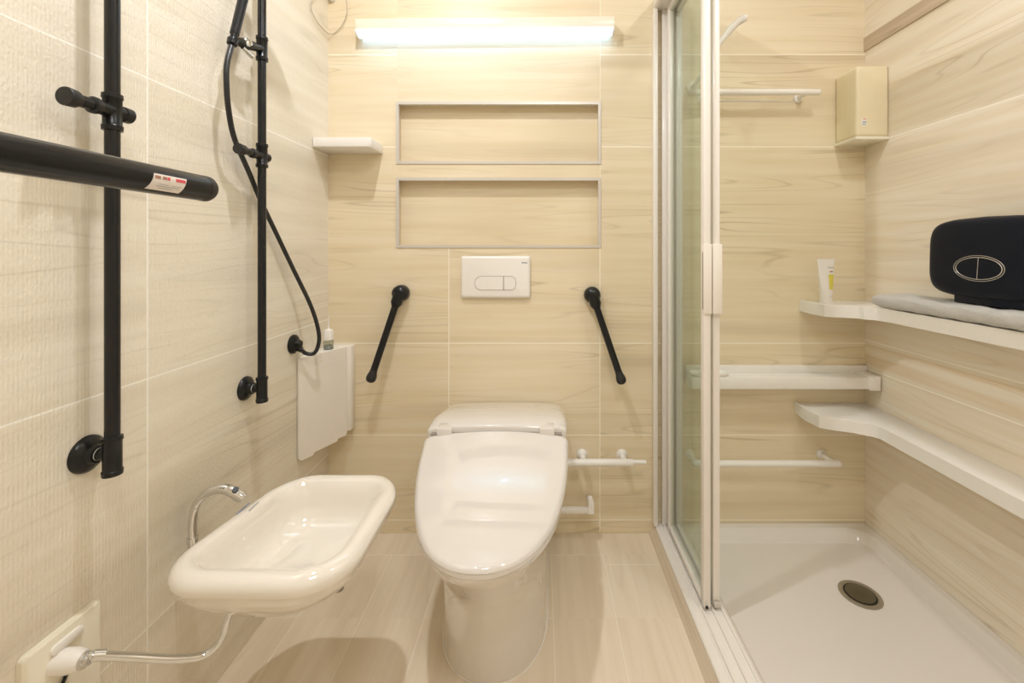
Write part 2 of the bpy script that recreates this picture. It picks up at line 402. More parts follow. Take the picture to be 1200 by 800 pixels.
t = thing('paper_holder', 'small white hooked holder low on the wall behind the toilet', 'holder', (.15, YB, H-.97))
y = 1.54; xa, xb = (648-634)*y/F, (696-634)*y/F; z0 = H-(601-292)*y/F; z1 = H-(583-292)*y/F
G().box((xa, y-.006, z0), (xb, y+.012, z0+.019), .004).done('arm', M['white'], t)
g = G(); P = [(xb-.022, z0), (xb, z0), (xb-.001, z1-.012), (xb-.006, z1-.003), (xb-.013, z1), (xb-.019, z1-.005)]
g.loft([[(a, yy, b) for a, b in P] for yy in (y-.007, y+.014)]); g.done('upright', M['white'], t)
G().box((xb-.020, y+.01, z0+.012), (xb-.004, YB-.0005, z0+.030), .003).done('bracket', M['white'], t)
G().box((xa+.02, y-.0066, z0+.001), (xa+.022, y+.001, z0+.018)).done('seam', M['gap'], t)

# ---------------------------------------------------------------- corner cabinet left of the toilet
t = thing('corner_cabinet', 'white wedge-shaped wall cabinet hanging in the corner left of the toilet', 'cabinet', (XL, YB, .39))
za, zt = H-.672, H-.352
g = G().prism([(XL+.0005, YB-.0005), (XL+.0005, 1.402), (-.783, 1.396), (-.709, 1.562), (-.691, 1.571), (-.691, YB-.0005)], za+.012, zt, .003); g.done('body', M['panel'], t)
# front door lies along the slanted face
A = Vector((-.786, 1.392, 0)); B = Vector((-.707, 1.562, 0)); d = (B-A).normalized(); nrm = Vector((d.y, -d.x, 0)); Lf = (B-A).length
def on(s, z, o): return A+d*(s*Lf)+nrm*o+Vector((0, 0, z))
def slab(poly, o0, o1, nm, m, p=t):
    return G().loft([[on(s, z, o) for s, z in poly] for o in (o0, o1)]).done(nm, m, p)
slab([(.0, zt-.001), (1.0, zt-.001), (1.0, za+.010), (.98, za+.000), (.80, za+.002), (.78, za-.006), (.30, za-.006), (.28, za-.014), (.05, za-.014), (.0, za-.004)], -.002, .005, 'door_panel', M['panel'])
for s0, s1, q0, q1 in ((.08, .93, zt-.045, zt-.043), (.93, .94, za+.02, zt-.043), ):
    slab([(s0, q0), (s1, q0), (s1, q1), (s0, q1)], .003, .0056, 'groove', M['gap'] if False else M['white'])
slab([(.40, zt-.028), (.46, zt-.028), (.46, zt-.0255), (.40, zt-.0255)], .003, .0058, 'keyhole', M['ivory'])

# little bottle on the cabinet
bp = at(385, 414, 1.52); bp.z = zt
t = thing('dropper_bottle', 'little clear bottle with white cap and thin nozzle on the corner cabinet', 'bottle', bp)
G().lathe(bp, (0, 0, 1), [(.0005, .015), (.002, .0165), (.034, .0165), (.037, .0160)], 24).done('body', M['clear'], t)
G().lathe(bp, (0, 0, 1), [(.0015, .0135), (.014, .0135), (.0145, 0)], 24).done('liquid', M['grey'], t)
G().lathe(bp, (0, 0, 1), [(.034, .0172), (.060, .0168), (.068, .014), (.071, .005), (.074, .003)], 24).done('cap', M['white'], t)
G().lathe(bp, (0, 0, 1), [(.071, .0028), (.100, .0022), (.118, .0009)], 12).done('nozzle', M['white'], t)

# ---------------------------------------------------------------- toilet
TX = -.129
def outline(hw, yf, yr, ls, n=2.3, hr=None, z=0, N=40, c=0):
    """u shaped outline: rounded front at yf, sides run back to yr and widen to hr there"""
    hr = hr or hw; R = [Vector((TX+hw*.95, yr, z)), Vector((TX+hw, yr-.008, z))]
    for k in range(1, 6): R.append(Vector((TX+hw, yr-.008-(yr-.008-yf-ls)*k/6, z)))
    for k in range(N+1):
        a = PI*k/N
        cx = math.copysign(abs(math.cos(a))**(2/n), math.cos(a)); sy = abs(math.sin(a))**(2/n)
        R.append(Vector((TX+hw*cx, yf+ls-ls*sy, z)))
    for k in range(5, 0, -1): R.append(Vector((TX-hw, yr-.008-(yr-.008-yf-ls)*k/6, z)))
    R += [Vector((TX-hw, yr-.008, z)), Vector((TX-hw*.95, yr, z))]
    for p in R:
        f = max(0, min(1, (p.y-yf-ls*.3)/(yr-yf-ls*.3))); p.x = TX+(p.x-TX)*(1+(hr/hw-1)*f)
    return R
t = thing('toilet', 'white shower toilet with closed glossy lid in front of the back wall', 'toilet', (TX, 1.2, 0))
lev = [(.000, .148, 1.045, .22, .150), (.012, .146, 1.040, .22, .150), (.10, .143, 1.030, .24, .150), (.20, .142, 1.005, .26, .150), (.27, .146, .965, .28, .155),
       (.32, .156, .915, .30, .162), (.35, .166, .895, .32, .172), (.38, .174, .866, .32, .185), (.398, .180, .857, .31, .195), (.404, .177, .861, .31, .192)]
G().loft([outline(hw, yf, 1.59, ls, 2.2, hr, z) for z, hw, yf, ls, hr in lev]).done('pan', M['ceramic'], t, 60)
G().loft([outline(.1495, 1.0435, 1.592, .22, 2.2, .1515, z) for z in (.0002, .004)]).done('sealant', M['white'], t)
_Z = [.424]
for _k in range(1, 461):
    _y = .80+_k*.001; _t = max(0, min(1, (_y-.86)/.26)); _Z.append(_Z[-1]+.001*(.03+.36*_t*_t*(3-2*_t)))
def topz(Y):
    if Y <= .80: return _Z[0]
    if Y <= 1.26: f = (Y-.80)/.001; k = min(459, int(f)); return _Z[k]+(_Z[k+1]-_Z[k])*(f-k)
    P = [(1.26, .541), (1.34, .543), (1.45, .525), (1.58, .502)]
    for (a, za_), (b, zb_) in zip(P, P[1:]):
        if Y <= b: return za_+(zb_-za_)*(Y-a)/(b-a)
    return P[-1][1]
def lidring(hw, hr, yf, yr, inset, dz, base=None, N=48):
    out = []
    for p in outline(hw-inset, yf+inset, yr-inset*.6, .34, 2.1, hr-inset, 0, N):
        out.append(p)
    a, b = out[-1], out[0]          # points along the straight rear edge
    out += [a.lerp(b, k/16) for k in range(1, 16)]
    for p in out: p.z = topz(p.y)-.014*((p.x-TX)/.19)**2+dz
    return out
def domed(hw, hr, yf, yr, thick, nm, crown=.016, m=M['seat']):
    g = G(); rings = []
    rings.append(lidring(hw, hr, yf, yr, .006, -thick)); rings.append(lidring(hw, hr, yf, yr, .0, -thick+.004))
    rings.append(lidring(hw, hr, yf, yr, .0, -.010)); rings.append(lidring(hw, hr, yf, yr, .002, -.004)); rings.append(lidring(hw, hr, yf, yr, .006, -.001))
    for q in (.975, .95, .92, .88, .84, .79, .74, .68, .62, .55, .48, .41, .34, .27, .2, .13, .06):      # towards the centre, rising as a dome
        R = []
        c = Vector((TX, 1.06, 0))
        for p in rings[4]:
            x = c.x+(p.x-c.x)*q; y = c.y+(p.y-c.y)*q
            R.append(Vector((x, y, topz(y)-.014*((x-TX)/.19)**2)))
        rings.append(R)
    g.loft(rings); return g.done(nm, m, t, 50)
lid = domed(.188, .207, .850, 1.252, .013, 'lid', .013)
# seat ring seen as a slim band below the lid
g = G(); g.loft([[Vector((p.x, p.y, z+max(0, p.y-.95)*.12)) for p in outline(.1875-i, .8505+i, 1.25, .34, 2.1, .20-i)] for z, i in ((.402, .004), (.404, .0), (.414, .0), (.417, .004))]); g.done('seat', M['seat'], t)
# rear unit: rounded box with a gently arched top
rings = []
def unit(y, hw, zt_, zb_, r):
    out = []
    for k in range(41):
        s = math.sin(PI/2*(-1+2*k/40)); x = TX+hw*s; e = abs(s)**26
        out.append(Vector((x, y, zt_-.006*s*s-r*e)))
    out.append(Vector((TX+hw*.98, y, zb_))); out.append(Vector((TX-hw*.98, y, zb_))); return out
for y, hw, dz in ((1.262, .198, -.006), (1.264, .202, -.002), (1.268, .204, 0), (1.34, .207, 0), (1.45, .205, 0), (1.54, .202, -.001), (1.57, .198, -.003), (1.585, .192, -.008), (1.592, .184, -.016)):
    rings.append(unit(y, hw, topz(y)+dz, .40, .010))
G().loft(rings).done('rear_unit', M['seat'], t, 50)
G().box((TX-.19, 1.248, .42), (TX+.19, 1.265, .522)).done('hinge_gap', M['gap'], t)
for x in (521.5, 641):
    xc = (x-634)*1.257/F
    g = G(); g.box((xc-.022, 1.244, .50), (xc+.022, 1.292, .5385), .004); g.done('hinge', M['seat'], t)
# ---------------------------------------------------------------- bidet
BX, BY, BZ = -.520, .918, H-.567
t = thing('bidet', 'white rounded rectangular bidet basin mounted beside the left wall', 'bidet', (BX, BY, BZ-.12))
def br(hx, hy, r, z, ox=0, oy=0):
    P = rrect(BX+ox, BY+oy, hx, hy, r, 10, z); xr = BX+.178
    for p in P: p.x = xr+(p.x-xr)*(1-.085*(1+(p.y-BY)/.184))
    return P
hx, hy = .178, .184
R = []
for ins, dz, r, ox in ((.135, -.138, .038, -.03), (.105, -.134, .06, -.02), (.062, -.112, .085, -.008), (.030, -.078, .092, -.002), (.010, -.048, .095, 0)):
    R.append(br(hx-ins, hy-ins, min(r, hx-ins-.001), BZ+dz, ox))
for k in range(9):      # rolled rim
    a = math.radians(-50+k*23); R.append(br(hx-.024+.024*math.cos(a), hy-.024+.024*math.cos(a), .083+.024*math.cos(a)-.005, BZ-.022+.022*math.sin(a)))
for ins, dz, r in ((.050, -.034, .060), (.054, -.054, .06), (.060, -.078, .06), (.078, -.093, .06), (.11, -.101, .05), (.15, -.105, .02)):
    R.append(br(hx-ins, hy-ins, min(r, hx-ins-.001), BZ+dz))
G().loft(R).done('basin', M['bidet'], t, 60)
G().box((XL+.0005, .925, BZ-.142), (BX-.06, .975, BZ-.114), .006).done('wall_bracket', M['bidet'], t)
# print on the rim
q = at(277, 594, .945); 
for dx, dy, ln, m in ((-.006, -.012, .040, 'blue'), (.012, -.004, .030, 'grey')):
    G().box((-.646+dx-.0012, .955+dy-ln/2, BZ-.0005), (-.646+dx+.0012, .955+dy+ln/2, BZ+.0006)).done('rim_print', M[m], t)
# drain pipe of the basin and its wall plate
t = thing('drain_pipe', 'bent chrome pipe from the bidet underside to the ivory wall plate', 'pipe', (-.73, .697, H-.657))
pp = [Vector((-.735, .697, H-.657)), Vector((-.70, .73, H-.690)), Vector((-.653, .76, H-.722)), Vector((-.62, .785, H-.741)), Vector((-.602, .797, H-.735)), Vector((-.592, .802, H-.718)), Vector((-.588, .804, H-.700)), Vector((-.586, .810, H-.680))]
G().tube(spline(pp, 8), .0065, 16).done('pipe', M['chrome'], t)
G().tube([pp[0]+Vector((.006, .003, -.003)), pp[0]+Vector((.016, .012, -.010))], .008, 16).done('nut', M['chrome'], t)

t = thing('wall_plate', 'ivory rectangular wall plate with a round outlet low on the left wall', 'plate', (XL, .70, H-.71))
g = G(); y0, y1, z0, z1 = .648, .764, H-.80, H-.618
g.loft([[(XL+o, p.x, p.y) for p in rrect((y0+y1)/2, (z0+z1)/2, (y1-y0)/2-i, (z1-z0)/2-i, .008, 5)] for o, i in ((.0005, 0), (.009, 0), (.012, .003))]); g.done('plate', M['ivory_light'], t)
g = G(); g.loft([[(XL+o, p.x, p.y) for p in rrect(.706, H-.640, .024-i, .0075-i, .007-i, 5)] for o, i in ((.011, 0), (.016, .0), (.018, .003))]); g.done('pilot_lens', M['white'], t)
c0 = Vector((XL+.011, .694, H-.6635)); ax = Vector((1, .05, 0))
G().lathe(c0, ax, [(0, .0175), (.022, .0172), (.034, .0150), (.040, .0125), (.041, .0)], 28).done('outlet', M['white'], t)
G().lathe(c0+ax*.0385, ax, [(0, .0118), (.006, .0110), (.0065, .008), (.012, .0075)], 24).done('ferrule', M['chrome'], t)
G().tube(spline([(XL+.014, .676, H-.722), (XL+.018, .690, H-.708), (XL+.016, .703, H-.693)], 6), .0028, 8).done('clip', M['black'], t)

# tap
t = thing('tap', 'curved chrome spout rising behind the left rim of the bidet', 'tap', (-.752, .93, .40))
tp = [(-.752, .93, .400), (-.752, .93, .435), (-.752, .93, .470), (-.745, .932, .505), (-.725, .935, .528), (-.698, .938, .536), (-.675, .94, .530), (-.655, .942, .516)]
sp_ = spline(tp, 8); n = len(sp_)
G().tube(sp_, [.0085+.0035*max(0, (i/n-.45))/.55 for i in range(n)], 20).done('spout', M['chrome'], t)
e = sp_[-1]; dd = (sp_[-1]-sp_[-3]).normalized()
G().lathe(Vector((-.664, .936, .5335)), Vector((.45, -.45, .75)), [(0, .0065), (.0045, .0060), (.0045, 0)], 20).done('push_button', M['black'], t)
G().tube([e-dd*.002, e+dd*.006], .0095, 20).done('aerator', M['chrome'], t)
G().lathe((-.752, .93, .425), (0, 0, 1), [(0, .0105), (.012, .0105), (.0125, .009)], 20).done('collar', M['chrome'], t)
G().tube([(-.752, .93, .404), (-.660, .93, .404)], .009, 16).done('supply_elbow', M['chrome'], t)

# floor drain stud
t = thing('floor_stud', 'tiny round metal cap set in the floor under the bidet', 'cap', (-.632, 1.341, 0))
G().lathe((-.632, 1.341, .0003), (0, 0, 1), [(0, .017), (.002, .016), (.0021, .011)], 20).done('ring', M['steel'], t)
G().lathe((-.632, 1.341, .001), (0, 0, 1), [(0, .0105), (.0025, .010), (.003, 0)], 20).done('cap', M['dark'], t)

# ---------------------------------------------------------------- black vertical bars on the left wall
XB = -.745
def vertical_bar(Y, zf, zc, label, top=2.25, k=1.0):
    t = thing('grab_rail', label, 'grab rail', (XB, Y, zf), 'black vertical rails on the left wall')
    G().tube([(XB, Y, zf-.03), (XB, Y, top)], .0106*k, 28).done('pole', M['tube'], t)
    for z, n_ in ((zf, 'tee_fitting'), (top-.03, 'tee_fitting')):
        g = G(); g.lathe((XB, Y, z-.038), (0, 0, 1), [(0, .008), (.002, .0142), (.010, .0146), (.012, .0130), (.060, .0130), (.062, .0146), (.068, .0142), (.070, .0105)], 28)
        g.tube([(XB, Y, z), (XB-.024, Y, z)], .0105, 24); g.done(n_, M['black'], t)
        G().lathe((XB-.0215, Y, z), (-1, 0, 0), [(0, .0108), (.0015, .0108)], 24).done('white_ring', M['white'], t)
        G().lathe((XL+.0003, Y, z), (1, 0, 0), [(0, .0315), (.004, .0310), (.009, .026), (.014, .0165), (.022, .0145)], 36).done('wall_flange', M['black'], t)
    return t
def clamp(t, Y, z, m):
    g = G(); g.lathe((XB, Y, z-.032), (0, 0, 1), [(0, .0107), (0, .0142), (.008, .0146), (.010, .0130), (.054, .0130), (.056, .0146), (.063, .0142), (.064, .0107)], 28)
    return g.done('slider', m, t)
def knob(t, Y, z, l0, l1, r):
    G().tube([(XB, Y+l1, z), (XB, Y-l0*.35, z)], r*.86, 24).done('cross_tube', M['black'], t)
    G().lathe((XB, Y-l0*.32, z), (0, -1, 0), [(0, r*.9), (.004, r), (.010, r), (.012, r*.8)], 24).done('collar', M['blackrub'], t)
    G().tube([(XB, Y-l0*.35, z), (XB, Y-l0*.85, z)], r*.72, 24).done('stem', M['tube'], t)
    G().lathe((XB, Y-l0*.72, z), (0, -1, 0), [(0, r*.75), (.006, r*1.0), (l0*.28-.002, r*1.08), (l0*.28, r*1.02), (l0*.28+.001, 0)], 28).done('knob', M['blackrub'], t)
    G().lathe((XB, Y+l1*.5, z), (0, 1, 0), [(0, r*.8), (.002, r*.98), (l1*.5, r*.98), (l1*.5+.003, r*.7)], 24).done('rear_cap', M['black'], t)
t = vertical_bar(.749, H-.3555, H+.24, 'thick black vertical rail nearest the camera, behind the sloping tube')
clamp(t, .749, H+.238, M['black']); knob(t, .749, H+.240, .076, .030, .0140)
t2 = vertical_bar(1.1505, H-.371, H+.248, 'black vertical rail further along the left wall, carrying the hand shower', k=.95)
clamp(t2, 1.1505, H+.250, M['black']); knob(t2, 1.1505, H+.248, .092, .022, .0125)
clamp(t2, 1.1505, H+.535, M['black'])
# shower holder bracket
hp = atX(273, 47, XB)
arm0 = Vector((XB, 1.1505, H+.535))
G().tube([arm0, arm0.lerp(hp, .35), arm0.lerp(hp, .6), arm0.lerp(hp, .8), arm0.lerp(hp, 1)], [.010, .0115, .014, .011, .009], 20).done('holder_arm', M['black'], t2)
G().lathe(arm0.lerp(hp, .60)+Vector((.010, -.006, .0)), Vector((1, -.6, .15)), [(0, .010), (.004, .010), (.006, .006), (.0061, 0)], 20).done('holder_screw', M['chrome'], t2)
G().tube([arm0.lerp(hp, .75)+Vector((.004, 0, -.012)), arm0.lerp(hp, .45)+Vector((.006, 0, -.030))], [.0045, .006], 12).done('holder_lever', M['chrome'], t2)
hd = (atX(282, -6, XB+.004)-atX(270, 42, XB)).normalized()
G().lathe(hp-hd*.012, hd, [(0, .0075), (0, .0110), (.012, .0120), (.014, .0115), (.014, .0085)], 24).done('holder_cup', M['black'], t2)

# hand shower and hose
t = thing('hand_shower', 'black hand shower handle in the holder at the top of the farther rail', 'shower', hp)
s0 = hp+hd*.004
G().tube([s0, s0+hd*.012, s0+hd*.013, s0+hd*.2, s0+hd*.24+Vector((.02, 0, 0)), s0+hd*.28+Vector((.05, 0, .0))], [.007, .0085, .0100, .0118, .0118, .011], 24).done('handle', M['black'], t)
ph = s0+hd*.29+Vector((.07, 0, 0))
G().lathe(ph, Vector((.75, 0, -.6)), [(-.02, .01), (-.014, .035), (0, .05), (.012, .052), (.014, .048), (.0141, 0)], 32).done('head', M['black'], t)
hz = [hp-hd*.012, atX(266, 75, -.742), atX(265.5, 100, -.742), atX(268, 130, -.745), atX(275, 163, -.752), atX(291, 200, -.764), atX(306, 236, -.7735), atX(325, 276, -.772),
      at(345, 318, 1.335), at(362, 353, 1.375), at(371, 378, 1.395), at(374, 398, 1.40), at(369, 413, 1.398), at(359, 414, 1.388), at(351.5, 408.5, 1.374)]
out = Vector((XL, 1.371, H-.3015))
hose = G().tube(spline(hz, 8), .0062, 14).done('shower_hose', M['hose'], None)
tag(hose, 'black flexible hose hanging from the hand shower down to the wall outlet', 'hose')
t = thing('hose_outlet', 'round black wall outlet where the shower hose ends above the corner cabinet', 'outlet', out)
G().lathe(out+Vector((.0003, 0, 0)), (1, 0, 0), [(0, .030), (.006, .0295), (.011, .024), (.014, .015), (.026, .0115)], 32).done('flange', M['black'], t)
G().tube([out+Vector((.02, 0, 0)), Vector(hz[-1])+Vector((-.006, 0, .0)), Vector(hz[-1])+Vector((.006, .003, -.004))], [.010, .0105, .009], 20).done('elbow', M['black'], t)

# ---------------------------------------------------------------- sloping tube nearest the camera (support rail)
tx, ye, tz = -.45, .5842, H+.081
t = thing('support_rail', 'large satin black horizontal tube with a small sticker entering at the left', 'support rail', (tx, ye, tz))
G().tube([(tx, ye-.016, tz), (tx, -.20, tz), (tx-.01, -.26, tz), (tx-.05, -.31, tz), (XL+.03, -.33, tz), (XL+.006, -.33, tz)], .0168, 36).done('tube', M['tube'], t)
G().lathe((tx, ye-.0155, tz), (0, 1, 0), [(0, .0160), (.0005, .0170), (.009, .0170), (.013, .0150), (.0155, .0105), (.0162, 0)], 36).done('end_cap', M['blackrub'], t)
G().lathe((XL+.0003, -.33, tz), (1, 0, 0), [(0, .045), (.006, .045), (.010, .02)], 36).done('wall_flange', M['black'], t)
def patch(ya, yb_, a0, a1, r, nm, m, slant=0):
    g = G(); rings = []
    for k in range(9):
        a = math.radians(a0+(a1-a0)*k/8); o = slant*(k/8)
        rings.append([Vector((tx+rr*math.cos(a), yy+o, tz+rr*math.sin(a))) for rr, yy in ((r, ya), (r, yb_), (r-.0004, yb_), (r-.0004, ya))])
    g.loft(rings); g.done(nm, m, t)
ys0, ys1 = F*.433/(634-181), F*.433/(634-219)
patch(ys0, ys1, 15, -52, .0172, 'sticker', M['label'], -.005)
for a, b, m in ((.02, .18, 'brown'), (.24, .36, 'brown'), (.38, .46, 'red'), (.64, .95, 'red')):
    patch(ys0+(ys1-ys0)*a, ys0+(ys1-ys0)*b, 8, -4, .0175, 'sticker_print', M[m])
for a, b, q in ((.15, .45, -22), (.55, .85, -22), (.1, .8, -30), (.2, .6, -38)):
    patch(ys0+(ys1-ys0)*a, ys0+(ys1-ys0)*b, q, q-2, .0175, 'sticker_print', M['grey'])

# ---------------------------------------------------------------- shower tray
t = thing('shower_tray', 'large white acrylic shower tray on the floor at the right', 'shower tray', (.86, .8, 0))
x0, x1, y0, y1 = .431, XR-.0005, -.6, YB-.0005
def tr(ix0, ix1, iy, r, z):
    ax0, ax1, ay0, ay1 = x0+ix0, x1-ix1, y0+iy, y1-iy
    return rrect((ax0+ax1)/2, (ay0+ay1)/2, (ax1-ax0)/2, (ay1-ay0)/2, r, 10, z)
G().loft([tr(0, 0, 0, .002, .0002), tr(0, 0, 0, .002, .038), tr(.002, .002, .002, .003, .040), tr(.088, .024, .028, .075, .040), tr(.091, .027, .031, .072, .0385), tr(.103, .040, .048, .068, .018), tr(.107, .044, .052, .066, .010), tr(.113, .052, .060, .062, .005), tr(.122, .064, .075, .055, .004), tr(.30, .26, .32, .02, .003)]).done('basin', M['acrylic'], t, 24)
dc = Vector((.974, 1.315, .0035))
t = thing('shower_drain', 'round bronze drain cover in the shower tray', 'drain', dc)
G().lathe(dc, (0, 0, 1), [(-.0002, .056), (.0018, .0565), (.0035, .053), (.0028, .044), (.001, .043)], 48).done('rim', M['steel'], t)
G().lathe(dc, (0, 0, 1), [(0, .0435), (.0022, .0432), (.0022, .0430)], 48).done('gap_ring', M['dark'], t)
G().lathe(dc, (0, 0, 1), [(0, .0385), (.005, .0385), (.0062, .036), (.0066, 0)], 48).done('cover', M['drain'], t)

# ---------------------------------------------------------------- sliding shower door
t = thing('shower_door', 'white framed sliding glass shower door pushed back against the wall', 'shower door', (.47, 1.4, .036))
ZT = H+.92
g = G()   # bottom rail: outer lip, grooves, inner lip
P = [(.4195, .0335), (.4195, .040), (.423, .043), (.444, .043), (.447, .040), (.447, .0415), (.4505, .045), (.4505, .051), (.4535, .051), (.4535, .0425), (.480, .0425), (.480, .051), (.483, .051), (.483, .0425), (.507, .0425), (.507, .047), (.513, .047), (.516, .0405), (.500, .0405), (.425, .0405), (.425, .0335)]
P = [(.4195, .034), (.4195, .040), (.423, .0435), (.444, .0435), (.447, .0415), (.4505, .0415), (.4505, .050), (.4535, .050), (.4535, .0415), (.480, .0415), (.480, .050), (.483, .050), (.483, .0415), (.507, .0415), (.507, .0465), (.513, .0465), (.516, .0405), (.4305, .0405), (.4305, .034)]
g.loft([[(a, y, b) for a, b in P] for y in (-.55, YB-.0005)]); g.done('bottom_rail', M['door'], t, 25)
g = G().box((.412, -.55, ZT-.038), (.520, YB-.0005, ZT), .008, 3); g.done('top_rail', M['door'], t)
g = G(); g.box((.412, YB-.030, .0445), (.4275, YB-.0005, ZT-.038), .003); g.box((.4460, YB-.020, .0445), (.520, YB-.0005, ZT-.038), .001); g.done('wall_profile', M['door'], t)
def leaf(xc, ya, yb_, front):
    root = G().box((xc-.010, ya, .052), (xc+.010, ya+.026, ZT-.040), .003)
    nm = root.done('door_leaf', M['door'], t)
    G().box((xc-.009, yb_-.026, .052), (xc+.009, yb_, ZT-.040), .003).done('stile', M['door'], nm)
    G().box((xc-.009, ya+.026, .052), (xc+.009, yb_-.026, .072), .002).done('rail', M['door'], nm)
    G().box((xc-.009, ya+.026, ZT-.065), (xc+.009, yb_-.026, ZT-.040), .002).done('rail', M['door'], nm)
    G().box((xc-.0025, ya+.024, .070), (xc+.0025, yb_-.024, ZT-.063)).done('glass_pane', M['glass'], nm)
    return nm
l1 = leaf(.4655, 1.206, 1.565, True)
l2 = leaf(.4955, 1.216, 1.575, False)
za_, zb_ = H-(368-292)*1.2/F, H-(286-292)*1.2/F
G().box((.4545, 1.201, za_), (.4765, 1.225, zb_), .0015).done('handle', M['panel'], l1)
G().box((.4537, 1.208, za_+.012), (.4550, 1.213, zb_-.022)).done('handle_slot', M['gap'], l1)
G().box((.4800, 1.203, za_), (.5065, 1.222, zb_), .0015).done('handle', M['panel'], l2)
G().sphere((.462, 1.200, .060), .0045, (1, .6, 1)).done('roller', M['dark'], l1)
G().box((.486, 1.208, .052), (.504, 1.215, .066), .002).done('guide', M['alu'], l2)

# ---------------------------------------------------------------- shower rails on the back wall
def shower_rail(z, Y, xa, xb, mounts, label, r=.011):
    t = thing('shower_rail', label, 'rail', (xa, YB, z))
    P = [(xa, YB-.004, z), (xa, Y, z)]
    G().tube([(xa, Y, z), (xb, Y, z)], r, 20).done('rail', M['white'], t)
    for x in (xa, xb): G().sphere((x, Y, z), r*1.0).done('rail_end', M['white'], t)
    for x in mounts:
        G().lathe((x, YB-.0003, z), (0, -1, 0), [(0, .017), (.006, .017), (.010, .012)], 24).done('mount', M['white'], t)
        g = G(); g.tube([(x, YB-.006, z), (x, Y+.0, z)], r*.8, 16); g.done('arm', M['white'], t)
    return t
shower_rail(H-.759, 1.527, .545, 1.053, [.55, 1.040], 'white horizontal rail low on the back wall inside the shower')
t = shower_rail(H+.561, 1.54, .56, .990, [.955, .60], 'white horizontal rail high on the back wall inside the shower')
G().tube([(.57, 1.575, H+.540), (.93, 1.575, H+.540)], .0028, 12).done('thin_rod', M['white'], t)
# white shower head seen beside the door post
p0 = at(838, 58, 1.45); p1 = at(851, 41, 1.44); p2 = at(862, 28, 1.43); p3 = at(873, 21, 1.42)
t = thing('white_shower_head', 'white slim shower head tilting up beside the door post in the shower', 'shower head', p0)
G().tube(spline([at(826, 92, 1.46), at(831, 72, 1.455), p0, p1, p2, p3, p3+Vector((.006, 0, .002))], 6), [.007]*12+[.008+.004*min(1, k/10) for k in range(19)]+[.010, .009, .007, .005, .003, .001], 18).done('handle', M['white'], t)
G().tube([at(829, 80, 1.455), Vector((at(829, 80, 1.455).x, YB-.006, at(829, 80, 1.455).z-.01))], .008, 14).done('holder_arm', M['white'], t)
q = at(829, 80, 1.455); G().lathe((q.x, YB-.0003, q.z-.01), (0, -1, 0), [(0, .022), (.006, .022), (.010, .012)], 24).done('mount', M['white'], t)

# back shelf with upstand
t = thing('wall_shelf', 'straight white shelf with raised back edge across the shower back wall', 'shelf', (.85, YB, H-.47))
G().box((.535, 1.528, H-.497), (XR-.012, YB-.0005, H-.4555), .004).done('board', M['white'], t)
G().box((.535, YB-.014, H-.457), (XR-.0005, YB-.0005, H-.4286), .002).done('upstand', M['white'], t)
G().box((XR-.045, 1.518, H-.499), (XR-.008, 1.60, H-.449), .003).done('end_cap', M['white'], t)
sz = H-.4555
t = thing('soap_dish', 'small white soap dish on the straight shower shelf behind the door post', 'dish', (.60, 1.558, sz))
g = G(); g.loft([[(p.x, p.y, sz+z) for p in rrect(.605, 1.556, .070-i, .024-i*.6, .020-i*.5, 6)] for z, i in ((.0003, .012), (.006, .002), (.012, 0), (.014, .001), (.012, .004), (.006, .012))]); g.done('dish', M['white'], t)
G().sphere((.60, 1.557, sz+.013), .030, (1.1, .5, .3)).done('soap', M['white'], t)

# L-shaped corner shelves on the right
def corner(z, xl, xw, label, lip, yend=.30):
    t = thing('corner_shelf', label, 'shelf', (XR, YB, z-.04))
    base = [(xl, YB-.0005), (xl-.006, 1.53), (xl+.004, 1.468)]
    c = [(xl+.02, 1.455), (xl+.09, 1.425), (1.055, 1.408), (1.075, 1.396), (1.086, 1.378), (xw, 1.34)]
    poly = base+[p for p in c]+[(xw, yend), (XR-.0005, yend), (XR-.0005, YB-.0005)]
    G().prism(poly, z-.040, z-.004, .003).done('board', M['white'], t)
    # raised front lip follows the edge
    E = base+c+[(xw, yend)]
    g = G(); R = []
    for i, p in enumerate(E):
        a = Vector((*E[max(0, i-1)], 0)); b = Vector((*E[min(len(E)-1, i+1)], 0)); d = (b-a).normalized(); n = Vector((-d.y, d.x, 0))
        if n.x < 0 and i < 3: pass
        n = Vector((-d.y, d.x, 0)); p = Vector((*p, 0))-n*.0012
        inn = p+n*.008
        R.append([Vector((p.x, p.y, z-.041)), Vector((p.x, p.y, z-.001)), Vector((p.x+n.x*.0015, p.y+n.y*.0015, z)), Vector((inn.x, inn.y, z)), Vector((inn.x, inn.y, z-.041))])
    g.loft(R); g.done('front_lip', M['white'], t)
corner(H-.188, .962, 1.092, 'upper white L-shaped corner shelf in the shower, carrying the towel and case', 0)
corner(H-.566, .944, 1.086, 'lower empty white L-shaped corner shelf along the right shower wall', 0)
ZS = H-.192
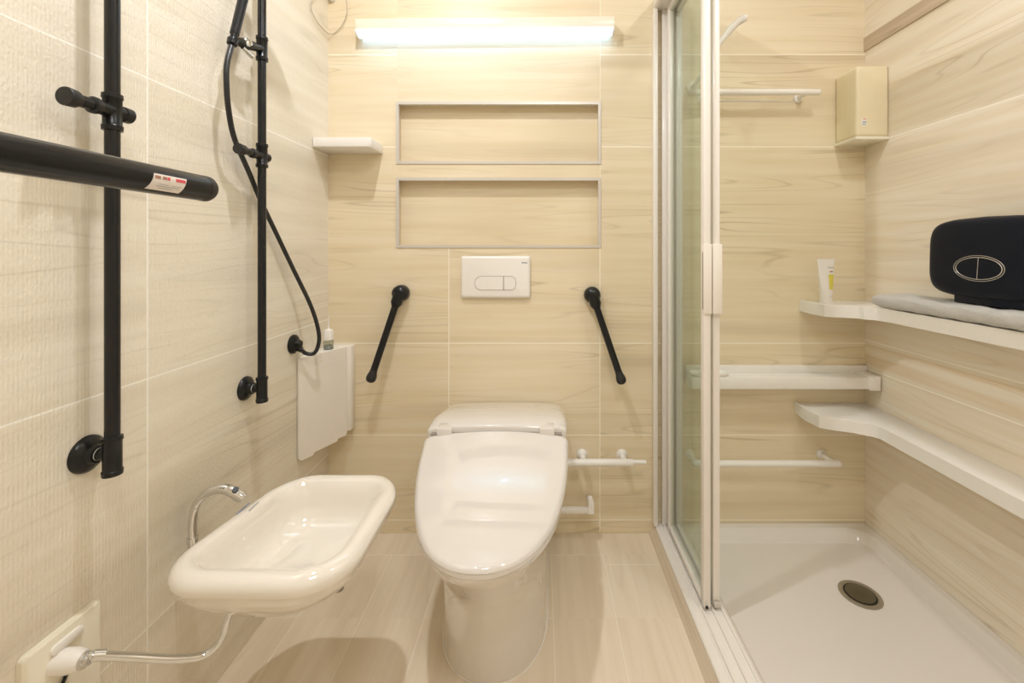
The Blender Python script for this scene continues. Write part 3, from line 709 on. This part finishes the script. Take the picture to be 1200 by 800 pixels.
# tube of cream
cp = Vector((at(968, 350, 1.50).x, 1.50, ZS))
t = thing('cream_tube', 'white squeeze tube with yellow label standing on the upper corner shelf', 'tube', cp)
R = []
for k in range(10):
    f = k/9; hw = .0185+.0115*f; hd_ = .0175*(1-f)+.0012
    R.append([Vector((cp.x+hw*math.cos(2*PI*q/28), cp.y+hd_*math.sin(2*PI*q/28), ZS+.028+.124*f)) for q in range(28)])
R.append([Vector((cp.x+.030*math.cos(2*PI*q/28), cp.y+.0012*math.sin(2*PI*q/28), ZS+.158)) for q in range(28)])
G().loft(R).done('body', M['white'], t)
G().lathe((cp.x, cp.y, ZS+.0005), (0, 0, 1), [(0, .0175), (.001, .0185), (.027, .0180), (.0275, .016)], 28).done('cap', M['white'], t)
def cpatch(x0_, x1_, f0, f1, m, nm='label_print', e=.0006):
    rings = []
    for k in range(8):
        f = f0+(f1-f0)*k/7; hw = .0185+.0115*f+e; hd_ = .0175*(1-f)+.0012+e
        def P_(xx, s): return Vector((cp.x+hw*xx, cp.y-hd_*math.sqrt(max(0, 1-xx*xx))+s, ZS+.028+.124*f))
        row = [P_(x0_+(x1_-x0_)*i/6, 0) for i in range(7)]; row2 = [P_(x0_+(x1_-x0_)*i/6, .0004) for i in range(6, -1, -1)]
        rings.append(row+row2)
    G().loft(rings).done(nm, M[m], t)
cpatch(.12, .93, .20, .62, 'yellow'); cpatch(.12, .93, .80, .82, 'grey'); cpatch(.3, .75, .68, .715, 'brown'); cpatch(.12, .93, .01, .02, 'grey')
cpatch(.12, .93, .05, .16, 'label')

# towel
t = thing('towel', 'folded grey terry towel lying on the upper corner shelf', 'towel', (1.13, 1.1, ZS))
def towel(xa, xb, ya, yb_, za2, zb2, nm):
    g = G(); R = []; n = 46
    for k in range(n+1):
        f = k/n; y = ya+(yb_-ya)*f
        e = min(1, (1-f)*(yb_-ya)/.03); e2 = min(1, f*(yb_-ya)/.03); e = math.sqrt(max(.0, 1-(1-min(e, e2))**2))*.30+.70
        zc = (za2+zb2)/2; hh = (zb2-za2)/2*e; hw = (xb-xa)/2
        ring = []
        for q in range(36):
            a = 2*PI*q/36; cx = math.copysign(abs(math.cos(a))**.45, math.cos(a)); sz_ = math.copysign(abs(math.sin(a))**.7, math.sin(a))
            wob = .0018*math.sin(y*37+q)*(1 if math.sin(a) > 0 else 0)+.001*math.sin(y*90+q*.5)
            ring.append(Vector(((xa+xb)/2+hw*cx+(wob if abs(cx) < 1 else 0), y, max(za2, zc+hh*sz_+wob))))
        R.append(ring)
    g.loft(R); return g.done(nm, M['towel'], t, 80)
towel(1.0775, XR-.004, .52, 1.405, ZS+.0045, ZS+.050, 'lower_fold')
towel(1.0740, XR-.006, .52, 1.040, ZS+.0045, ZS+.0515, 'upper_fold')
# case
CY, CZ = 1.074, H-.022
case_bottom = ZS+.052
t = thing('hard_case', 'navy black rounded hard case with oval emblem standing on the grey towel', 'case', (1.13, CY, case_bottom))
def co(inset, x):
    out = []; hwY = .150-inset; hh = .104-inset
    for k in range(64):
        a = 2*PI*k/64; cx = math.copysign(abs(math.cos(a))**.30, math.cos(a)); sz_ = math.copysign(abs(math.sin(a))**.40, math.sin(a))
        bow = 1+.0*cx
        z = hh*sz_*(1-.09*abs(cx)**2.2)
        out.append(Vector((x, CY+hwY*cx*(1-.03*(sz_+1)/2), CZ+z-.0)))
    return out
CX0, CX1 = 1.090, 1.172
G().loft([co(.020, CX1), co(.006, CX1-.004), co(.001, CX1-.014), co(0, (CX0+CX1)/2), co(.0, CX0+.022), co(.003, CX0+.010), co(.010, CX0+.003), co(.022, CX0+.0002), co(.05, CX0-.0012), co(.09, CX0-.0015)]).done('shell', M['navy'], t, 60)
G().box((CX0+.01, CY-.09, case_bottom+.0003), (CX1-.008, CY+.075, CZ-.095), .003).done('foot', M['navy'], t)
ey, ez = F*CX0/((1116+1177)/2-634), H-(314.5-292)*1.072/F
def ell(a, b): return [(CX0-.0016, ey+a*math.cos(2*PI*k/48), ez+b*math.sin(2*PI*k/48)) for k in range(49)]
G().tube(ell(.0625, .032), .0007, 6, False).done('emblem', M['silver'], t)
G().tube(ell(.0570, .0275), .0010, 6, False).done('emblem', M['silver'], t)
G().tube([(CX0-.0016, ey-.0015, ez+.0275), (CX0-.0016, ey+.0025, ez-.0275)], .0008, 6).done('emblem', M['silver'], t)

# ivory dispenser in the corner of the shower
t = thing('soap_dispenser', 'ivory boxy soap dispenser mounted high in the shower corner', 'dispenser', (1.15, YB, H+.38))
X0, X1, Y0, Y1, Z0, Z1 = 1.093, XR-.0005, 1.492, YB-.0005, H+.392, H+.636
g = G(); b2 = bmesh.new(); bmesh.ops.create_cube(b2, size=1)
for v in b2.verts: v.co = Vector(((X0+X1)/2+v.co.x*(X1-X0), (Y0+Y1)/2+v.co.y*(Y1-Y0), (Z0+Z1)/2+v.co.z*(Z1-Z0)))
es = [e for e in b2.edges if all(v.co.x < X0+.001 for v in e.verts) or all(v.co.y < Y0+.001 for v in e.verts)]
bmesh.ops.bevel(b2, geom=es, offset=.010, segments=4, profile=.5, affect='EDGES'); g._merge(b2)
g.done('cover', M['ivory'], t)
G().box((X0-.004, Y0-.002, H+.380), (X1, Y1, H+.3915), .003).done('base', M['ivory_light'], t)
lx, lz = at(1012.5, 143, Y0).x, at(1012.5, 143, Y0).z
G().box((lx-.011, Y0-.0006, lz-.014), (lx+.011, Y0+.001, lz+.016)).done('label', M['ivory_light'], t)
G().box((lx-.003, Y0-.0010, lz+.010), (lx+.007, Y0+.0, lz+.0125)).done('label_print', M['red'], t)
G().box((lx-.006, Y0-.0010, lz-.002), (lx+.008, Y0+.0, lz+.0015)).done('label_print', M['blue'], t)
G().box((lx-.008, Y0-.0010, lz-.009), (lx+.006, Y0+.0, lz-.0065)).done('label_print', M['blue'], t)
